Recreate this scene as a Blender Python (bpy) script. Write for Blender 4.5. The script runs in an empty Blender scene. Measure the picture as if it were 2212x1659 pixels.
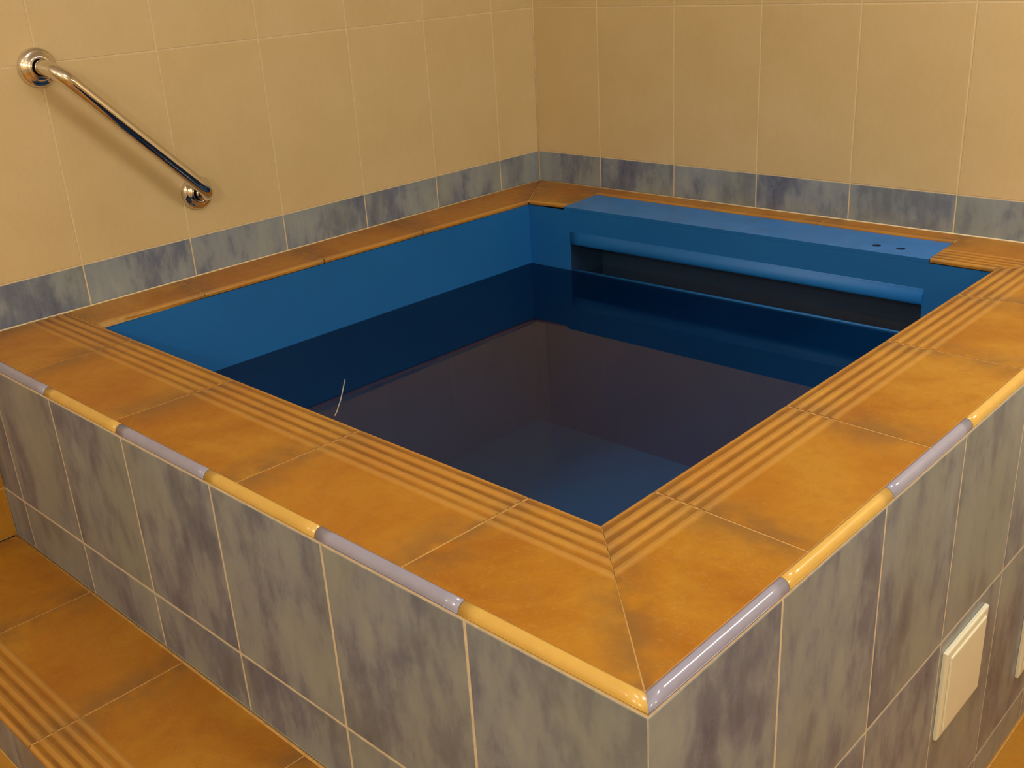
import bpy, bmesh, math, random
from mathutils import Vector, Matrix
random.seed(7)
C = bpy.context.scene.collection
PI = math.pi

# ------------------------------------------------------------------ dimensions (metres; z = 0 is the top of the coping)
W, D = 1.6312, 1.6882            # outer size of the pool block from the room corner
FLOOR, CEIL = -0.836, 1.66
RX, RY = 3.4, -3.6               # far extents of the room
BAND, ROW = 0.0868, 0.398        # blue border height, beige row height
TILE = 0.2492
FL, BL, BR, FR = (0.134, -1.4625), (0.161, -0.2286), (1.395, -0.211), (1.402, -1.470)   # inner corners of the basin
WATER = -0.1762
STEP_Z, STEP_Y = -0.4015, -1.9445

# ------------------------------------------------------------------ helpers
def tag(o, label=None, cat=None, group=None, kind=None):
    if label: o['label'] = label
    if cat: o['category'] = cat
    if group: o['group'] = group
    if kind: o['kind'] = kind
    return o

def empty(name, loc):
    o = bpy.data.objects.new(name, None); C.objects.link(o)
    o.location = loc; o.empty_display_size = 0.05
    return o

class MB:
    """collects shapes into one bmesh with three float attributes"""
    def __init__(s):
        s.bm = bmesh.new()
        s.tid = s.bm.verts.layers.float.new('tid')
        s.gr = s.bm.verts.layers.float.new('gr')
        s.ed = s.bm.verts.layers.float.new('ed')
    def v(s, p, tid=0.0, gr=0.0, ed=1.0):
        x = s.bm.verts.new(p); x[s.tid] = tid; x[s.gr] = gr; x[s.ed] = ed
        return x
    def f(s, vs, mi=0, smooth=False):
        try:
            q = s.bm.faces.new(vs); q.material_index = mi; q.smooth = smooth
            return q
        except ValueError:
            return None
    def box(s, a, b, mi=0, tid=0.0):
        (x0, y0, z0), (x1, y1, z1) = a, b
        p = [s.v(q, tid) for q in ((x0,y0,z0),(x1,y0,z0),(x1,y1,z0),(x0,y1,z0),(x0,y0,z1),(x1,y0,z1),(x1,y1,z1),(x0,y1,z1))]
        for i in ((3,2,1,0),(4,5,6,7),(0,1,5,4),(1,2,6,5),(2,3,7,6),(3,0,4,7)): s.f([p[j] for j in i], mi)
    def tile(s, o, u, v, n, u0, u1, v0, v1, depth=0.003, bev=0.0012, mi=0, tid=None):
        """a chamfered tile whose face lies in the plane through o; n points out of the wall"""
        if u1 - u0 < 0.004 or v1 - v0 < 0.004: return
        if tid is None: tid = random.random() * 40
        o, u, v, n = Vector(o), Vector(u), Vector(v), Vector(n)
        def ring(i, d): return [s.v(o + u*a + v*b + n*d, tid) for a, b in ((u0+i,v0+i),(u1-i,v0+i),(u1-i,v1-i),(u0+i,v1-i))]
        r0, r1, r2 = ring(0, -depth), ring(0, -bev*0.7), ring(bev, 0)
        flip = u.cross(v).dot(n) < 0
        def q(l): s.f(l[::-1] if flip else l, mi)
        for k in range(4):
            j = (k+1) % 4
            q([r0[k], r0[j], r1[j], r1[k]]); q([r1[k], r1[j], r2[j], r2[k]])
        q(r2)
    def lathe(s, prof, o, axis, seg=48, mi=0):
        """prof: list of (radius, height along axis)"""
        axis = Vector(axis).normalized(); o = Vector(o)
        a = axis.orthogonal().normalized(); b = axis.cross(a)
        rings = []
        for r, h in prof:
            if r < 1e-6: rings.append([s.v(o + axis*h)])
            else: rings.append([s.v(o + axis*h + a*r*math.cos(2*PI*k/seg) + b*r*math.sin(2*PI*k/seg)) for k in range(seg)])
        for r0, r1 in zip(rings, rings[1:]):
            for k in range(seg):
                j = (k+1) % seg
                if len(r0) == 1: s.f([r0[0], r1[j], r1[k]][::-1], mi, True)
                elif len(r1) == 1: s.f([r0[k], r0[j], r1[0]], mi, True)
                else: s.f([r0[k], r0[j], r1[j], r1[k]], mi, True)
    def tube(s, pts, r, seg=24, mi=0, caps=True):
        pts = [Vector(p) for p in pts]; n = len(pts); prev = None; rings = []
        for i, p in enumerate(pts):
            t = (pts[min(i+1, n-1)] - pts[max(i-1, 0)]).normalized()
            a = t.orthogonal().normalized() if prev is None else (prev - t*prev.dot(t)).normalized()
            prev = a; b = t.cross(a)
            rings.append([s.v(p + (a*math.cos(2*PI*k/seg) + b*math.sin(2*PI*k/seg))*r) for k in range(seg)])
        for r0, r1 in zip(rings, rings[1:]):
            for k in range(seg):
                j = (k+1) % seg; s.f([r0[k], r0[j], r1[j], r1[k]], mi, True)
        if caps: s.f(rings[0][::-1], mi); s.f(rings[-1], mi)
    def build(s, name, mats, parent=None):
        bmesh.ops.recalc_face_normals(s.bm, faces=s.bm.faces)
        me = bpy.data.meshes.new(name); s.bm.to_mesh(me); s.bm.free()
        for m in (mats if isinstance(mats, (list, tuple)) else [mats]): me.materials.append(m)
        o = bpy.data.objects.new(name, me); C.objects.link(o)
        if parent:
            o.parent = parent
            if parent.type == 'EMPTY': o.matrix_parent_inverse = Matrix.Translation(-parent.location)
        return o

# ------------------------------------------------------------------ materials
class NT:
    def __init__(s, name):
        s.m = bpy.data.materials.new(name); s.m.use_nodes = True
        s.t = s.m.node_tree; s.t.nodes.clear()
        s.out = s.n('ShaderNodeOutputMaterial')
    def n(s, t, **kw):
        x = s.t.nodes.new(t)
        for k, v in kw.items():
            if k in x.inputs: s.set(x.inputs[k], v)
            else: setattr(x, k, v)
        return x
    def set(s, inp, v):
        if isinstance(v, bpy.types.NodeSocket): s.t.links.new(v, inp)
        else: inp.default_value = v
    def math(s, op, a, b=0.0, clamp=False):
        x = s.n('ShaderNodeMath', operation=op, use_clamp=clamp); s.set(x.inputs[0], a); s.set(x.inputs[1], b); return x.outputs[0]
    def mix(s, f, a, b):
        x = s.n('ShaderNodeMix', data_type='RGBA'); s.set(x.inputs[0], f); s.set(x.inputs[6], a); s.set(x.inputs[7], b); return x.outputs[2]
    def attr(s, name): return s.n('ShaderNodeAttribute', attribute_name=name).outputs['Fac']
    def coords(s, scale=(1, 1, 1), tid=True):
        g = s.n('ShaderNodeTexCoord').outputs['Object']
        if tid:
            a = s.n('ShaderNodeVectorMath', operation='ADD'); s.set(a.inputs[0], g)
            cb = s.n('ShaderNodeCombineXYZ'); t = s.attr('tid')
            for i, k in enumerate((1.7, 2.9, 0.9)): s.set(cb.inputs[i], s.math('MULTIPLY', t, k))
            s.set(a.inputs[1], cb.outputs[0]); g = a.outputs[0]
        mp = s.n('ShaderNodeMapping'); s.set(mp.inputs[0], g); mp.inputs['Scale'].default_value = scale
        return mp.outputs[0]
    def noise(s, co, scale, detail=4, rough=0.55, dist=0.0):
        x = s.n('ShaderNodeTexNoise'); s.set(x.inputs['Vector'], co)
        x.inputs['Scale'].default_value = scale; x.inputs['Detail'].default_value = detail
        x.inputs['Roughness'].default_value = rough; x.inputs['Distortion'].default_value = dist
        return x.outputs['Fac']
    def ramp(s, f, stops):
        x = s.n('ShaderNodeValToRGB'); s.set(x.inputs[0], f)
        e = x.color_ramp.elements
        e.remove(e[1]); e[0].position = stops[0][0]; e[0].color = (*stops[0][1], 1)
        for p, c in stops[1:]:
            k = e.new(p); k.color = (*c, 1)
        return x.outputs[0]
    def rng(s, f, a, b, c=0.0, d=1.0):
        x = s.n('ShaderNodeMapRange'); s.set(x.inputs[0], f)
        for i, k in enumerate((a, b, c, d)): x.inputs[i+1].default_value = k
        return x.outputs[0]
    def done(s, col, rough=0.4, metal=0.0, bump=None, bs=0.1, bd=0.002, spec=0.5, coat=0.0):
        p = s.n('ShaderNodeBsdfPrincipled')
        s.set(p.inputs['Base Color'], col if isinstance(col, bpy.types.NodeSocket) else (*col, 1))
        s.set(p.inputs['Roughness'], rough); p.inputs['Metallic'].default_value = metal
        p.inputs['Specular IOR Level'].default_value = spec
        if coat: p.inputs['Coat Weight'].default_value = coat; p.inputs['Coat Roughness'].default_value = 0.08
        if bump is not None:
            b = s.n('ShaderNodeBump'); b.inputs['Strength'].default_value = bs; b.inputs['Distance'].default_value = bd
            s.set(b.inputs['Height'], bump); s.set(p.inputs['Normal'], b.outputs[0])
        s.t.links.new(p.outputs[0], s.out.inputs[0])
        return s.m

def col(c): return (*c, 1)

def m_beige():
    t = NT('beige_tile'); co = t.coords()
    n1 = t.noise(co, 5.5, 3, 0.6); n2 = t.noise(co, 140, 3, 0.6); n3 = t.noise(t.coords((1, 1, 0.12)), 190, 2, 0.5)
    c = t.ramp(n1, [(0.25, (0.60, 0.455, 0.24)), (0.5, (0.63, 0.49, 0.265)), (0.75, (0.66, 0.515, 0.30))])
    c = t.mix(t.math('MULTIPLY', t.rng(n2, 0.35, 0.65), 0.10), c, col((0.50, 0.35, 0.17)))
    c = t.mix(t.math('MULTIPLY', t.rng(n3, 0.4, 0.65), 0.08), c, col((0.72, 0.56, 0.36)))
    return t.done(c, t.rng(n2, 0.3, 0.7, 0.34, 0.46), bump=n2, bs=0.05, bd=0.0006, spec=0.35)

def m_blue_tile():
    t = NT('mottled_blue_grey_tile')
    co = t.coords((1, 1, 0.55)); 
    n1 = t.noise(co, 8, 5, 0.60); n2 = t.noise(co, 4.2, 2, 0.5, 0.3); n3 = t.noise(t.coords((1, 1, 0.42)), 30, 6, 0.66); n4 = t.noise(t.coords(), 260, 2, 0.6)
    f = t.math('ADD', t.math('MULTIPLY', n1, 0.60), t.math('MULTIPLY', n3, 0.40))
    c = t.ramp(f, [(0.28, (0.05, 0.065, 0.14)), (0.44, (0.155, 0.185, 0.27)), (0.51, (0.245, 0.285, 0.345)), (0.60, (0.295, 0.34, 0.37))])
    c = t.mix(t.math('MULTIPLY', t.rng(n2, 0.45, 0.65), 0.55), c, t.mix(0.6, c, col((0.26, 0.29, 0.22))))
    c = t.mix(t.math('MULTIPLY', t.rng(n4, 0.4, 0.7), 0.06), c, col((0.34, 0.36, 0.40)))
    return t.done(c, t.rng(n1, 0.3, 0.7, 0.27, 0.33), spec=0.45)

def m_coping():
    t = NT('terracotta_stair_tile'); co = t.coords()
    n1 = t.noise(co, 5.5, 5, 0.65, 0.4); n2 = t.noise(co, 45, 5, 0.7); n3 = t.noise(co, 210, 2, 0.6); n4 = t.noise(co, 16, 4, 0.6)
    c = t.ramp(n1, [(0.30, (0.37, 0.135, 0.011)), (0.48, (0.45, 0.197, 0.017)), (0.60, (0.50, 0.243, 0.025)), (0.75, (0.45, 0.235, 0.034))])
    c = t.mix(t.math('MULTIPLY', t.rng(n2, 0.52, 0.70), 0.35), c, col((0.34, 0.15, 0.035)))
    c = t.mix(t.math('MULTIPLY', t.rng(n3, 0.55, 0.75), 0.25), c, col((0.60, 0.36, 0.12)))
    h = t.math('FRACT', t.math('MULTIPLY', t.attr('tid'), 7.31))
    c = t.mix(t.math('MULTIPLY', h, 0.35), c, col((0.45, 0.165, 0.018)))
    # dirt worn into the tile ends
    d = t.math('MULTIPLY', t.rng(t.attr('ed'), 0.0, 0.065, 1.0, 0.0), t.rng(n4, 0.34, 0.56))
    c = t.mix(t.math('MULTIPLY', d, 0.72), c, col((0.22, 0.115, 0.04)))
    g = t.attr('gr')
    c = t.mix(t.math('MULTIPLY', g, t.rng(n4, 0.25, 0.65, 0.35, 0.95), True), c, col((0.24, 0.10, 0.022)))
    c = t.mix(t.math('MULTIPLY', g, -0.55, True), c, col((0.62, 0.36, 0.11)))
    return t.done(c, t.rng(n2, 0.3, 0.7, 0.36, 0.52), bump=n2, bs=0.12, bd=0.0012, spec=0.4)

def m_plain(name, c, rough=0.4, metal=0.0, amt=0.06, scale=30, spec=0.5, coat=0.0, bs=0.0):
    t = NT(name); n = t.noise(t.coords(), scale, 4, 0.6)
    cc = t.mix(t.rng(n, 0.3, 0.7), col(tuple(x*(1-amt) for x in c)), col(tuple(min(1, x*(1+amt)) for x in c)))
    return t.done(cc, rough, metal, bump=n if bs else None, bs=bs, bd=0.001, spec=spec, coat=coat)

def m_tub():
    t = NT('blue_pool_plastic'); co = t.coords(tid=False)
    n = t.noise(co, 3, 4, 0.6); n2 = t.noise(co, 320, 2, 0.5)
    c = t.mix(t.rng(n, 0.3, 0.7), col((0.010, 0.125, 0.42)), col((0.012, 0.145, 0.46)))
    return t.done(c, 0.42, bump=n2, bs=0.05, bd=0.0004, spec=0.35)

def m_water():
    t = NT('still_water')
    tr = t.n('ShaderNodeBsdfTransparent'); tr.inputs[0].default_value = (0.76, 0.92, 0.95, 1)
    gl = t.n('ShaderNodeBsdfGlossy'); gl.inputs['Roughness'].default_value = 0.0
    fr = t.n('ShaderNodeFresnel'); fr.inputs['IOR'].default_value = 1.33
    mx = t.n('ShaderNodeMixShader'); t.set(mx.inputs[0], fr.outputs[0])
    t.t.links.new(tr.outputs[0], mx.inputs[1]); t.t.links.new(gl.outputs[0], mx.inputs[2])
    t.t.links.new(mx.outputs[0], t.out.inputs[0])
    return t.m

BEIGE, BLUE, COPE, TUB, WAT = m_beige(), m_blue_tile(), m_coping(), m_tub(), m_water()
GROUT = m_plain('cream_grout', (0.68, 0.58, 0.42), 0.8, scale=120, amt=0.12)
WGROUT = m_plain('wall_grout', (0.70, 0.56, 0.35), 0.8, scale=120, amt=0.08)
CGROUT = m_plain('tan_grout', (0.56, 0.33, 0.11), 0.8, scale=90, amt=0.2)
YEL = m_plain('yellow_glazed_bead', (0.70, 0.44, 0.11), 0.22, amt=0.04, coat=0.3)
LIL = m_plain('lilac_glazed_bead', (0.33, 0.33, 0.48), 0.16, amt=0.05, coat=0.5)
CHROME = m_plain('polished_chrome', (0.78, 0.75, 0.70), 0.06, 1.0, amt=0.02, scale=200)
PLATE = m_plain('cream_plastic', (0.82, 0.80, 0.65), 0.35, amt=0.03, scale=8)
LID = m_plain('lit_blue_plastic', (0.03, 0.21, 0.72), 0.38, amt=0.10, scale=14, spec=0.4)  # basin blue painted lighter for the light falling on the lid top
CHAN = m_plain('shaded_recess_plastic', (0.010, 0.035, 0.10), 0.5)  # darkened colour stands in for shade inside the channel and lid holes
PAINT = m_plain('ceiling_paint', (0.72, 0.68, 0.60), 0.8, amt=0.03)
STREAK = m_plain('pale_streak', (0.62, 0.62, 0.58), 0.6)

# ------------------------------------------------------------------ the room
def tiled_wall(name, o, u, n, length, first, pitch, z0, z1, rows, back):
    """rows: list of (z_low, z_high, material index). o is the corner at z = 0, u runs along the wall, n points into the room"""
    mb = MB(); o, u, n = Vector(o), Vector(u), Vector(n); g = 0.0014
    a = o - n*0.0007 + Vector((0, 0, z0)); b = o + u*length - n*back + Vector((0, 0, z1))
    mb.box([min(p, q) for p, q in zip(a, b)], [max(p, q) for p, q in zip(a, b)], 2)
    joints = [0.0] + [first + k*pitch for k in range(60) if first + k*pitch < length] + [length]
    for lo, hi, mi in rows:
        for j0, j1 in zip(joints, joints[1:]):
            mb.tile(o, u, (0, 0, 1), n, j0 + (g if j0 > 0 else 0.0002), j1 - g, lo + g, hi - g, 0.0025, 0.0009, mi)
    return tag(mb.build(name, [BEIGE, BLUE, WGROUT]), kind='structure')

up = [(BAND + k*ROW, min(BAND + (k+1)*ROW, CEIL), 0) for k in range(4)]
down = [(max(-(k+1)*ROW, FLOOR), -k*ROW, 0) for k in range(3)]
rows = [(0, BAND, 1)] + up + down
tiled_wall('wall_left', (0, 0, 0), (0, -1, 0), (1, 0, 0), -RY, 0.1668, TILE, FLOOR, CEIL, rows, 0.12)
tiled_wall('wall_back', (0, 0, 0), (1, 0, 0), (0, -1, 0), RX, 0.2326, TILE, FLOOR, CEIL, rows, 0.12)
tiled_wall('wall_right', (RX, 0, 0), (0, -1, 0), (-1, 0, 0), -RY, 0.2, TILE, FLOOR, CEIL, rows, 0.12)
tiled_wall('wall_front', (0, RY, 0), (1, 0, 0), (0, 1, 0), RX, 0.2, TILE, FLOOR, CEIL, rows, 0.12)
mb = MB(); mb.box((-0.12, RY-0.12, CEIL), (RX+0.12, 0.12, CEIL+0.1)); tag(mb.build('ceiling', PAINT), kind='structure')
mb = MB(); mb.box((-0.12, RY-0.12, FLOOR-0.12), (RX+0.12, 0.12, FLOOR-0.00075), 1)
P = 0.3265
for i in range(12):
    for j in range(12):
        x0, y0 = W + 0.004 + (i-5)*P, -0.10 - j*P
        x1, y1 = min(x0+P-0.003, RX), max(y0-P+0.003, RY)
        x0 = max(x0, 0.0)
        mb.tile((0, 0, FLOOR), (1, 0, 0), (0, 1, 0), (0, 0, 1), x0, x1, y1, y0, 0.003, 0.001, 0)
tag(mb.build('floor', [COPE, CGROUT]), kind='structure')

# ------------------------------------------------------------------ the pool block
pool = tag(empty('plunge_pool', (0.8, -0.85, FLOOR)),
           'square blue plunge pool with orange tiled coping and blue grey tiled sides', 'pool')

# ribbed coping tiles -------------------------------------------------
def rib_profile(width, ribs=True, t=0.011):
    """list of (v, z, groove) from the underside of the pool edge across the top to the outer edge"""
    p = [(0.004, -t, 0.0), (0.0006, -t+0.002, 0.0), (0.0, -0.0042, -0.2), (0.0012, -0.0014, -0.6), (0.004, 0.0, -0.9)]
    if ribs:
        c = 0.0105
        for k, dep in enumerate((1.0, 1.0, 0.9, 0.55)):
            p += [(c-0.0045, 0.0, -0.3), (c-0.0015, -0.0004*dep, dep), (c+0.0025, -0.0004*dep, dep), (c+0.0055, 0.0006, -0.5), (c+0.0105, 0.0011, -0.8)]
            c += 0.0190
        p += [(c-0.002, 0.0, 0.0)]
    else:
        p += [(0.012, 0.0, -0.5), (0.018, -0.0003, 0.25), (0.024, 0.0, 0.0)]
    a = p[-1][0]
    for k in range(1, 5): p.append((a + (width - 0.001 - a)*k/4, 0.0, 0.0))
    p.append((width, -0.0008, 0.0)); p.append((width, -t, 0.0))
    return p

def run_tiles(mb, o, ud, vd, joints, prof, z=0.0, gap=0.0032):
    """joints: list of ((u at v = 0), (u at v = full width)) pairs; consecutive pairs bound one tile"""
    o, ud, vd = Vector(o), Vector(ud), Vector(vd); wmax = prof[-1][0]
    for (a0, a1), (b0, b1) in zip(joints, joints[1:]):
        tid = random.random() * 40; grid = []
        fr = [0.0, 0.035, 0.09, 0.17, 0.35, 0.5, 0.65, 0.83, 0.91, 0.965, 1.0]
        for v, zz, g in prof:
            k = v / wmax
            s0 = a0 + (a1-a0)*k + gap/2; s1 = b0 + (b1-b0)*k - gap/2
            row = []
            for f in fr:
                ed = min(f, 1-f) * abs(s1-s0)
                ez = -0.0002 if f in (0.0, 1.0) and zz > -0.01 else 0.0
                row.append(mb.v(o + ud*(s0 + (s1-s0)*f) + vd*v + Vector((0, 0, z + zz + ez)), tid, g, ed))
            grid.append(row)
        for r0, r1 in zip(grid, grid[1:]):
            for i in range(len(fr)-1): mb.f([r0[i], r0[i+1], r1[i+1], r1[i]], 0)
        for i in (0, -1): mb.f([r[i] for r in grid], 0)
        mb.f([grid[0][k] for k in range(len(fr))] + [grid[-1][k] for k in range(len(fr)-1, -1, -1)], 0)

TO = 0.0112                                   # the edge bead takes this much of the top
OUTX, OUTY = W - TO - 0.0015, -D + TO + 0.0015
# front run: u along +x, v towards the viewer (-y)
wf = -1.4665 - OUTY
mb = MB()
jf = [(0.001, 0.001), (0.283, 0.277), (0.620, 0.612), (0.955, 0.948), (1.288, 1.281), (1.402, OUTX)]
run_tiles(mb, (0, -1.4665, 0), (1, 0, 0), (0, -1, 0), jf, rib_profile(wf))
mb.box((0.001, OUTY, -0.011), (1.40, -1.4715, -0.00075), 1)
mb.build('front_coping', [COPE, CGROUT], pool)
# side run: u along +y, v towards +x
ws = OUTX - 1.3995
mb = MB()
js = [(-1.4665, OUTY), (-1.362, -1.372), (-1.037, -1.047), (-0.7085, -0.708), (-0.4143, -0.392), (-0.211, -0.0035)]
run_tiles(mb, (1.3995, 0, 0), (0, 1, 0), (1, 0, 0), js, rib_profile(ws))
mb.box((1.4045, OUTY, -0.011), (OUTX, -0.004, -0.00075), 1)
mb.build('side_coping', [COPE, CGROUT], pool)
# plain strip along the left wall, tiles follow the slightly skewed basin edge
mb = MB()
ud = Vector((BL[0]-FL[0], BL[1]-FL[1], 0)); L = ud.length; ud.normalize(); vd = Vector((-ud.y, ud.x, 0))
prof = rib_profile(0.1, False)
def strip_tile(p0, p1, q0, q1):
    """p: pool edge points, q: wall edge points"""
    tid = random.random() * 40; p0, p1, q0, q1 = [Vector((*a, 0)) for a in (p0, p1, q0, q1)]
    grid = []
    fr = [0.0, 0.05, 0.12, 0.5, 0.88, 0.95, 1.0]
    for v, z, g in prof:
        row = []
        for f in fr:
            a = p0.lerp(p1, f); b = q0.lerp(q1, f); d = (b-a).length
            vv = v if v < 0.03 else 0.03 + (d - 0.03) * (v-0.03) / 0.07
            row.append(mb.v(a + (b-a).normalized()*min(vv, d) + Vector((0, 0, z)), tid, g, min(f, 1-f)*(p1-p0).length))
        grid.append(row)
    for r0, r1 in zip(grid, grid[1:]):
        for i in range(len(fr)-1): mb.f([r0[i], r0[i+1], r1[i+1], r1[i]], 0)
    for i in (0, -1): mb.f([r[i] for r in grid], 0)
ys = [-1.4650, -1.2290, -0.9170, -0.6100, -0.2286]
def xe(y): return FL[0] + (BL[0]-FL[0])*(y-FL[1])/(BL[1]-FL[1])
for k in range(4):
    y0, y1 = ys[k] + 0.0015, ys[k+1] - (0.0015 if k < 3 else 0.0018)
    qy0 = y0 + (0.021 if k else 0); qy1 = (y1 + 0.021) if k < 3 else -0.0072
    strip_tile((xe(y0), y0), (xe(y1), y1), (0.002, qy0), (0.002, qy1))
mb.box((0.002, -1.465, -0.011), (0.135, -0.03, -0.00075), 1)
mb.build('wall_side_coping', [COPE, CGROUT], pool)
# back corner tile on the left, thin strip behind the lid, ribbed tile on the right
mb = MB(); prof = rib_profile(0.1, False)
strip_tile((0.282, -0.213), (0.163, -0.2286), (0.2605, -0.003), (0.0035, -0.0030))
mb.box((0.003, -0.19, -0.011), (0.25, -0.003, -0.00075), 1)
mb.tube([(0.1605, -0.2275, -0.0024), (0.0035, -0.0062, -0.0024)], 0.0020, 10, 1)
mb.build('back_corner_coping', [COPE, CGROUT], pool)
mb = MB()
for x0, x1 in ((0.2625, 0.6165), (0.6195, 0.9375), (0.9405, 1.2545)):
    prof = [(0.003, -0.011, 0), (0.0, -0.009, 0.2), (0.0, -0.003, 0.3), (0.0015, 0.0, -0.6), (0.010, 0.0004, -0.8), (0.017, -0.0004, 0.5), (0.022, 0.0, -0.2), (0.1, 0.0, 0), (0.1, -0.011, 0)]
    strip_tile((x0, -0.066), (x1, -0.066), (x0+0.006, -0.003), (x1+0.006, -0.003))
mb.box((0.262, -0.062, -0.011), (1.26, -0.003, -0.00075), 1)
mb.build('back_strip', [COPE, CGROUT], pool)
mb = MB()
run_tiles(mb, (0, -0.2113, 0), (1, 0, 0), (0, 1, 0), [(1.2655, 1.2555), (1.3965, OUTX)], rib_profile(0.2083))
mb.box((1.27, -0.205, -0.011), (1.39, -0.004, -0.00075), 1)
mb.build('back_coping', [COPE, CGROUT], pool)

# tiled sides -----------------------------------------------------------
def cladding(name, o, u, n, joints, rowz, back, skip=0.0014):
    mb = MB(); o, u, n = Vector(o), Vector(u), Vector(n); g = 0.0019
    a = o + u*(joints[0]+skip) - n*0.0006 + Vector((0, 0, rowz[-1])); b = o + u*(joints[-1]-0.0014) - n*back + Vector((0, 0, rowz[0] + 0.0025))
    mb.box([min(p, q) for p, q in zip(a, b)], [max(p, q) for p, q in zip(a, b)], 1)
    for hi, lo in zip(rowz, rowz[1:]):
        for j0, j1 in zip(joints, joints[1:]):
            mb.tile(o, u, (0, 0, 1), n, j0 + g, j1 - g, lo + g, hi - g, 0.003, 0.0011, 0)
    return mb.build(name, [BLUE, GROUT], pool)
jx = [0.002] + [1.6415 - 0.2492*k for k in range(6, 0, -1)] + [W + 0.0008]
cladding('front_cladding', (0, -D, 0), (1, 0, 0), (0, -1, 0), jx, [-0.0150, -0.2953, -0.4015, -0.62, FLOOR+0.001], 0.05)
jy = [-D - 0.0008] + [-1.6962 + 0.2486*k for k in range(1, 7)] + [-0.003]
cladding('side_cladding', (W, 0, 0), (0, 1, 0), (1, 0, 0), jy, [-0.0150, -0.3613, -0.7563, FLOOR+0.001], 0.05, 0.0517)

# quarter-round beads along the outer top edge, alternately yellow and lilac
def bead(name, mat, o, u, inn, s0, s1, m0=False, m1=False, r=0.0118):
    """o on the outer vertical plane at z = 0; inn points towards the pool; m0/m1 mitre that end"""
    mb = MB(); o, u, inn = Vector(o), Vector(u), Vector(inn)
    prof = [(0.0, -0.0128), (0.0, -r*0.95)]
    for k in range(0, 11):
        a = PI/2*k/10; prof.append((r - r*math.cos(a), -r + r*math.sin(a) + 0.0002))
    prof += [(TO+0.0008, -0.0012), (TO+0.0008, -0.0128)]
    rings = []
    nseg = 9
    for i in range(nseg+1):
        rings.append([])
        for d, z in prof:
            a = s0 + (d if m0 else 0.0); b = s1 - (d if m1 else 0.0)
            rings[-1].append(mb.v(o + u*(a + (b-a)*i/nseg) + inn*d + Vector((0, 0, z))))
    n = len(prof)
    for r0, r1 in zip(rings, rings[1:]):
        for k in range(n): mb.f([r0[k], r0[(k+1) % n], r1[(k+1) % n], r1[k]], 0, 2 <= k < 12)
    mb.f(rings[0][::-1]); mb.f(rings[-1])
    return tag(mb.build(name, mat, pool), label=('yellow' if mat is YEL else 'lilac') + ' glazed edge bead')
g = 0.0006
xs = [W - 0.0] + [W - 0.2503*k + 0.003 for k in range(1, 7)] + [0.002]
for k in range(len(xs)-1):
    bead('edge_bead', YEL if k % 2 == 0 else LIL, (0, -D, 0), (1, 0, 0), (0, 1, 0), xs[k+1] + g, xs[k] - g + (g if k == 0 else 0), m1=(k == 0))
yy = [-D] + [-D + 0.2513*k + 0.002 for k in range(1, 7)] + [-0.003]
for k in range(len(yy)-1):
    bead('edge_bead', LIL if k % 2 == 0 else YEL, (W, 0, 0), (0, 1, 0), (-1, 0, 0), yy[k] + (0 if k == 0 else g), yy[k+1] - g, m0=(k == 0))
mb = MB(); mb.box((0.002, -D+0.0012, -0.0165), (W-0.0012, -D+0.02, -0.0125)); mb.box((W-0.02, -D+0.02, -0.0165), (W-0.0012, -0.003, -0.0125))
mb.build('bead_grout', GROUT, pool)

# cream joint lines where the coping meets the room walls and where the front meets the step
def joint_line(name, a, b, mat, parent):
    mb = MB(); mb.tube([a, b], 0.0026, 10); return mb.build(name, mat, parent)
joint_line('wall_joint', (0.0022, -D+0.002, -0.0004), (0.0022, -0.004, -0.0004), GROUT, pool)
joint_line('wall_joint', (0.004, -0.0022, -0.0004), (W-0.001, -0.0022, -0.0004), GROUT, pool)
cj = joint_line('trim_2', (0.0008, -0.0008, 0.0), (0.0008, -0.0008, CEIL), WGROUT, None); tag(cj, kind='structure')
# basin -------------------------------------------------------------------
BOT = -0.66
OX0, OX1, OZ0, OZ1, OY = 0.303, 1.259, -0.178, -0.096, -0.088     # overflow opening in the back wall
mb = MB()
def inset(p, dx, dy): return (p[0]+dx, p[1]+dy)
e = 0.003
fl, bl, br, fr_ = inset(FL, -e, -e), inset(BL, -e, e), inset(BR, e, e), inset(FR, e, -e)
TOPZ = -0.0112
def yb(x): return bl[1] + (br[1]-bl[1])*(x-bl[0])/(br[0]-bl[0])
def q(*ps): mb.f([mb.v(p) for p in ps])
q((*fl, TOPZ), (*bl, TOPZ), (*bl, BOT), (*fl, BOT))
q((*fr_, TOPZ), (*fl, TOPZ), (*fl, BOT), (*fr_, BOT))
q((*br, TOPZ), (*fr_, TOPZ), (*fr_, BOT), (*br, BOT))
q((*fl, BOT), (*bl, BOT), (*br, BOT), (*fr_, BOT))
xsb = [bl[0], OX0, OX1, br[0]]; zsb = [TOPZ, OZ1, OZ0, BOT]
for i in range(3):
    for k in range(3):
        if i == 1 and k == 1: continue
        x0, x1 = xsb[i], xsb[i+1]
        q((x0, yb(x0), zsb[k]), (x1, yb(x1), zsb[k]), (x1, yb(x1), zsb[k+1]), (x0, yb(x0), zsb[k+1]))
CB = -0.30                                                         # overflow channel behind the opening
y0, y1 = yb(OX0), yb(OX1)
bmesh.ops.remove_doubles(mb.bm, verts=mb.bm.verts, dist=1e-5)
tub = mb.build('basin', TUB, pool)
tag(tub, label='deep blue plastic basin')
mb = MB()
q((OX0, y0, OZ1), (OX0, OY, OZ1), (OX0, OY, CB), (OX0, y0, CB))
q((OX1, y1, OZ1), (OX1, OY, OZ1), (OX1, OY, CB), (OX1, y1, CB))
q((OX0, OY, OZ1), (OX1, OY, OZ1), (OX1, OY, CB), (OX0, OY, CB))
q((OX0, y0, OZ1), (OX1, y1, OZ1), (OX1, OY, OZ1), (OX0, OY, OZ1))
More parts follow.
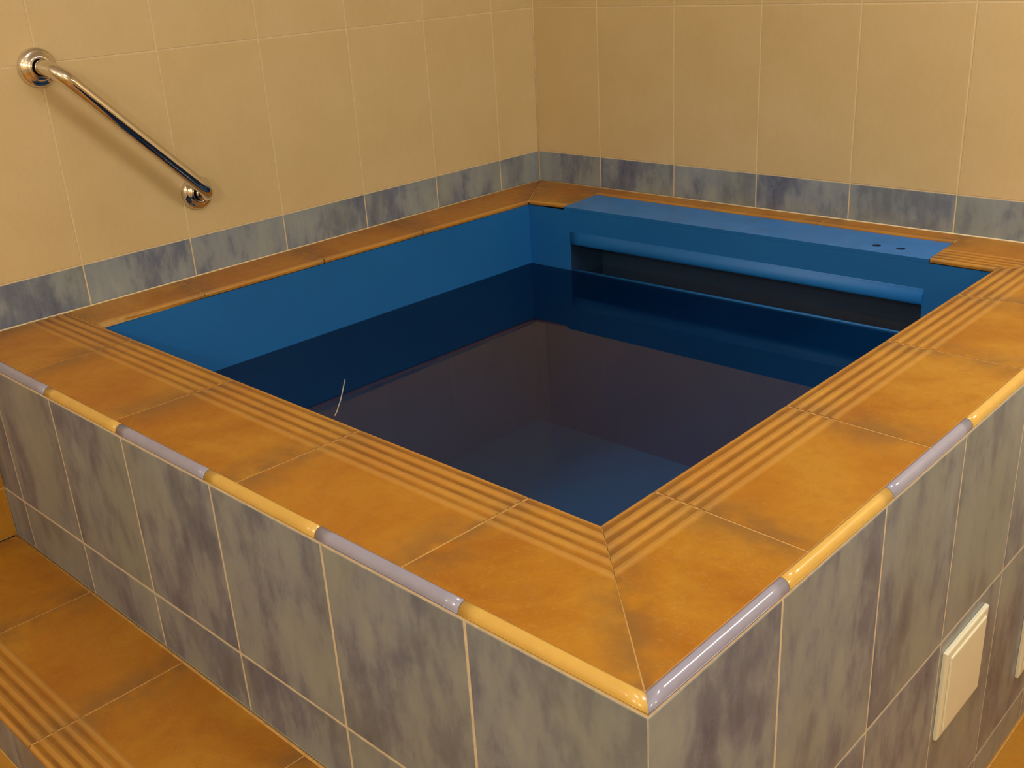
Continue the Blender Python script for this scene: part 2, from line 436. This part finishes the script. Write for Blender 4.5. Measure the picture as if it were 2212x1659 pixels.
q((OX0, y0, CB), (OX1, y1, CB), (OX1, OY, CB), (OX0, OY, CB))
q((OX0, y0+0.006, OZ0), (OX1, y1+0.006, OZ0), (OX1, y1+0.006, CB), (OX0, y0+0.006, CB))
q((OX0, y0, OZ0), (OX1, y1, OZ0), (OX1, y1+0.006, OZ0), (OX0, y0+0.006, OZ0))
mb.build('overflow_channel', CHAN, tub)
# rounded lip over the opening and the weir bar at the water line
mb = MB(); rings = []
lp = [(0.0006, -0.066), (-0.0008, -0.070), (-0.0035, -0.0745), (-0.0068, -0.079), (-0.0095, -0.0845), (-0.0108, -0.090), (-0.0104, -0.0955), (-0.0080, -0.1000), (-0.0040, -0.1030), (0.0010, -0.1040), (0.0065, -0.1025), (0.0100, -0.0980), (0.0100, -0.066)]
for x, t in ((OX0 - 0.0005, 0.10), (OX0 + 0.03, 0.32), (OX0 + 0.08, 0.66), (OX0 + 0.16, 0.92), (OX0 + 0.28, 1.0), (OX1 + 0.001, 1.0)):
    rings.append([mb.v((x, yb(x) + (dy*t*0.72 if dy < 0 else dy), z)) for dy, z in lp])
m = len(rings[0])
for ra, rb in zip(rings, rings[1:]):
    for k in range(m): mb.f([ra[k], ra[(k+1) % m], rb[(k+1) % m], rb[k]], 0, k < m-3)
mb.f(rings[0]); mb.f(rings[-1])
mb.build('overflow_lip', TUB, tub)
mb = MB(); mb.tube([(OX0+0.001, y0+0.0045, -0.1755), (OX1-0.001, y1+0.0045, -0.1752)], 0.0032, 14)
mb.build('weir_bar', TUB, tub)

# ------------------------------------------------------------------ lid over the overflow channel: its own liftable plate
mb = MB()
lx = [0.2835, 1.2645]; z1, z0 = -0.0032, -0.01115
outer = [(0.2835, yb(0.2835)+0.0004), (1.2645, yb(1.2645)+0.0004), (1.2560, -0.0675), (0.2695, -0.0675)]
holes = [(1.1298, -0.1640), (1.1831, -0.1622)]; hr = 0.0095; hs = 24
loops = []
bmx = mb.bm
top_edges = []
vt = [mb.v((*p, z1)) for p in outer]; vb = [mb.v((*p, z0)) for p in outer]
for k in range(4): top_edges.append(bmx.edges.new((vt[k], vt[(k+1) % 4])))
for cx, cy in holes:
    ring = [mb.v((cx + hr*math.cos(2*PI*k/hs), cy + hr*math.sin(2*PI*k/hs), z1)) for k in range(hs)]
    for k in range(hs): top_edges.append(bmx.edges.new((ring[k], ring[(k+1) % hs])))
    low = [mb.v((v.co.x, v.co.y, -0.0108)) for v in ring]
    for k in range(hs): mb.f([ring[k], low[k], low[(k+1) % hs], ring[(k+1) % hs]], 2)  # shallow hole painted dark to stand in for the shade of its depth
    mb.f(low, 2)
bmesh.ops.triangle_fill(bmx, use_beauty=True, use_dissolve=False, edges=top_edges, normal=(0, 0, 1))
for k in range(4): mb.f([vt[k], vt[(k+1) % 4], vb[(k+1) % 4], vb[k]], 1)
mb.f(vb, 1)
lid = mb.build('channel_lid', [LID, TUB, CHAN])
tag(lid, 'long flat blue lid with two small holes over the overflow channel by the back wall', 'lid')

# ------------------------------------------------------------------ water
mb = MB()
q((fl[0]+.001, fl[1]+.001, WATER), (fr_[0]-.001, fr_[1]+.001, WATER), (br[0]-.001, br[1]-.001, WATER), (bl[0]+.001, bl[1]-.001, WATER))
q((OX0+.001, y0+.008, -0.1935), (OX1-.001, y1+.008, -0.1935), (OX1-.001, OY-.001, -0.1935), (OX0+.001, OY-.001, -0.1935))
w = mb.build('pool_water', WAT)
tag(w, 'still dark water filling the blue basin, mirroring the tiled walls', 'water', kind='stuff')

# thin pale line on the water by the front coping
mb = MB()
pts = [(0.416, -1.096), (0.439, -1.1175), (0.462, -1.139), (0.484, -1.1595), (0.505, -1.1795), (0.520, -1.1955), (0.536, -1.2115), (0.549, -1.2265)]
mb.tube([(x, y, WATER + 0.0008 + 0.0004*math.sin(i*1.9)) for i, (x, y) in enumerate(pts)], 0.0011, 8)
tag(mb.build('streak', STREAK), 'thin pale streak on the dark water near the front coping', 'streak')

# ------------------------------------------------------------------ step in front of the pool
step = tag(empty('pool_step', (0.8, -1.8, FLOOR)), 'low step with orange ribbed tread along the front of the pool', 'step')
mb = MB()
sw = (-D - 0.002) - STEP_Y
# tread tiles: u along +x, v from the front edge back towards the pool
rp = rib_profile(sw)
run_tiles(mb, (0, STEP_Y, STEP_Z), (1, 0, 0), (0, 1, 0), [(0.060, 0.060), (0.377, 0.382), (0.7015, 0.704), (1.029, 1.034), (1.355, 1.360), (W, W)], rp)
mb.box((0.060, STEP_Y+0.004, STEP_Z-0.011), (W, -D-0.0035, STEP_Z-0.00075), 1)
mb.build('tread', [COPE, CGROUT], step)
joint_line('step_joint', (0.06, -D-0.0033, STEP_Z-0.0002), (W-0.001, -D-0.0033, STEP_Z-0.0002), CGROUT, step)
mb = MB(); yr = STEP_Y + 0.004
mb.box((0.002, yr+0.0016, FLOOR+0.001), (W, -D-0.004, STEP_Z-0.0115), 2)
js_ = [0.002] + [0.115 + 0.2492*k for k in range(0, 7) if 0.115 + 0.2492*k < W] + [W]
for a, b in zip(js_, js_[1:]):
    mb.tile((0, yr, 0), (1, 0, 0), (0, 0, 1), (0, -1, 0), a+.0015, b-.0015, -0.5085, STEP_Z-0.0125, 0.0025, 0.001, 0)
    mb.tile((0, yr, 0), (1, 0, 0), (0, 0, 1), (0, -1, 0), a+.0015, b-.0015, FLOOR+.002, -0.5115, 0.0025, 0.001, 1)
tag(mb.build('riser', [BLUE, YEL, GROUT], step), label='blue grey tile band over yellow tiles')
# orange tile upstand on the left wall above the step
mb = MB()
mb.box((0.001, STEP_Y, STEP_Z+0.0005), (0.0570, -D-0.0006, -0.05), 1)
for lo, hi in ((STEP_Z+0.002, -0.2955), (-0.2925, -0.052)):
    mb.tile((0.0577, 0, 0), (0, 1, 0), (0, 0, 1), (1, 0, 0), STEP_Y+.002, -D-0.0018, lo, hi, 0.003, 0.0008, 0)
tag(mb.build('trim_1', [COPE, CGROUT]), kind='structure')

# ------------------------------------------------------------------ chrome grab rail on the left wall
A, B = Vector((0.0008, -1.4165, 0.4793)), Vector((0.0008, -1.129, 0.1825))
rail = tag(empty('grab_rail', A), 'chrome grab rail slanting down on the beige tiled left wall', 'grab rail')
d = (B - A).normalized(); X = Vector((1, 0, 0)); off, br_ = 0.070, 0.042
pts = [A + X*0.010]
for k in range(13):
    a = PI/2*k/12; pts.append(A + X*(off - br_ + br_*math.sin(a)) + d*(br_ - br_*math.cos(a)))
for k in range(1, 8): pts.append((A + X*off + d*br_).lerp(B + X*off - d*br_, k/8))
for k in range(13):
    a = PI/2*k/12; pts.append(B + X*(off - br_ + br_*math.cos(a)) - d*(br_ - br_*math.sin(a)))
pts.append(B + X*0.010)
mb = MB(); mb.tube(pts, 0.0150, 32); mb.build('bar', CHROME, rail)
for c in (A, B):
    mb = MB()
    mb.lathe([(0.0365, 0.0), (0.0370, 0.003), (0.0362, 0.0075), (0.0335, 0.0105), (0.0300, 0.0120), (0.0262, 0.0128), (0.0245, 0.0150), (0.0225, 0.0172), (0.0195, 0.0185), (0.0165, 0.0180), (0.0153, 0.0150)], c, X, 64)
    mb.build('flange', CHROME, rail)

# ------------------------------------------------------------------ cream cover plates on the right side of the pool
def plate(y0, y1, z0, z1, label):
    t = tag(empty('cover_plate', (W, (y0+y1)/2, z0)), label, 'cover plate', 'cream cover plates on the side of the pool')
    def slab(name, x0, x1, i, b):
        mb = MB(); X0, X1 = W + x0, W + x1
        rings = [[mb.v(p) for p in ((X, y0+k, z0+k), (X, y1-k, z0+k), (X, y1-k, z1-k), (X, y0+k, z1-k))] for X, k in ((X0, i), (X1-b, i), (X1-b*0.3, i+b*0.3), (X1, i+b))]
        rings = [[mb.v((X, y, z)) for y, z in ((y0+k, z0+k), (y1-k, z0+k), (y1-k, z1-k), (y0+k, z1-k))] for X, k in ((X0, i), (X1-b, i), (X1-b*0.3, i+b*0.3), (X1, i+b))] if False else rings
        for r0, r1 in zip(rings, rings[1:]):
            for k in range(4): mb.f([r0[k], r0[(k+1) % 4], r1[(k+1) % 4], r1[k]])
        mb.f(rings[0][::-1]); mb.f(rings[-1])
        mb.build(name, PLATE, t)
    slab('frame', 0.0004, 0.0075, 0.0, 0.003)
    slab('front_panel', 0.0078, 0.0105, 0.013, 0.0022)
plate(-0.940, -0.772, -0.552, -0.387, 'whole square cream cover plate set in the tiled right side of the pool')
plate(-0.535, -0.367, -0.681, -0.516, 'cream cover plate low on the pool side, cropped by the right photo edge')

# ------------------------------------------------------------------ lights
def lamp(name, loc, power, colr, size):
    l = bpy.data.lights.new(name, 'POINT'); l.energy = power; l.color = colr; l.shadow_soft_size = size
    o = bpy.data.objects.new(name, l); C.objects.link(o); o.location = loc
    return o
WARM = (1.0, 0.93, 0.76); MILD = (1.0, 0.99, 0.93)
lamp('ceiling_fill', (2.10, -1.45, 1.50), 17, MILD, 0.12)  # unseen overhead light added as general fill
lamp('unseen_light', (2.30, -3.25, 1.10), 30, MILD, 0.07)  # front wall lamp casting the coping shadow into the basin
lamp('unseen_light', (3.20, -2.55, 0.95), 19, (1.0, 0.97, 0.76), 0.08)  # added light that brightens the right side of the pool
lamp('unseen_light', (0.95, -3.25, 1.15), 12, MILD, 0.09)  # weak light added to lift the step and front
for dx in (-0.05, 0.05):                       # twin tube fitting by the back wall, right of the pool
    l = bpy.data.lights.new('tube_lamp', 'AREA'); l.shape = 'RECTANGLE'; l.size = 0.03; l.size_y = 0.62
    l.energy = 5.6; l.color = WARM
    o = bpy.data.objects.new('tube_lamp', l); C.objects.link(o)
    o.location = (2.32 + dx, -0.43, 1.0 + dx*0.5); o.rotation_euler = (0, math.radians(32), 0)

wd = bpy.data.worlds.new('room_air'); bpy.context.scene.world = wd; wd.use_nodes = True
wd.node_tree.nodes['Background'].inputs[0].default_value = (1.0, 0.8, 0.55, 1); wd.node_tree.nodes['Background'].inputs[1].default_value = 0.02

# ------------------------------------------------------------------ camera
cam = bpy.data.cameras.new('camera'); cam.sensor_width = 36.0; cam.lens = 36.0*2238.99/2212; cam.clip_start = 0.02
cam.shift_y = -2.27/2212
co = bpy.data.objects.new('camera', cam); C.objects.link(co)
R = Vector((0.72931414, 0.6818992, -0.05580651)); F = Vector((-0.64646998, 0.6601158, -0.38252281)); U = Vector((-0.22400324, 0.31505653, 0.92225915))
M = Matrix.Identity(4)
for i in range(3): M[i][0], M[i][1], M[i][2] = R[i], U[i], -F[i]
M[0][3], M[1][3], M[2][3] = 2.07948, -2.29551, 0.63010
co.matrix_world = M
sc = bpy.context.scene; sc.camera = co
sc.view_settings.view_transform = 'Standard'; sc.view_settings.look = 'None'
sc.view_settings.exposure = -0.12; sc.view_settings.gamma = 1.0; sc.view_settings.use_curve_mapping = False
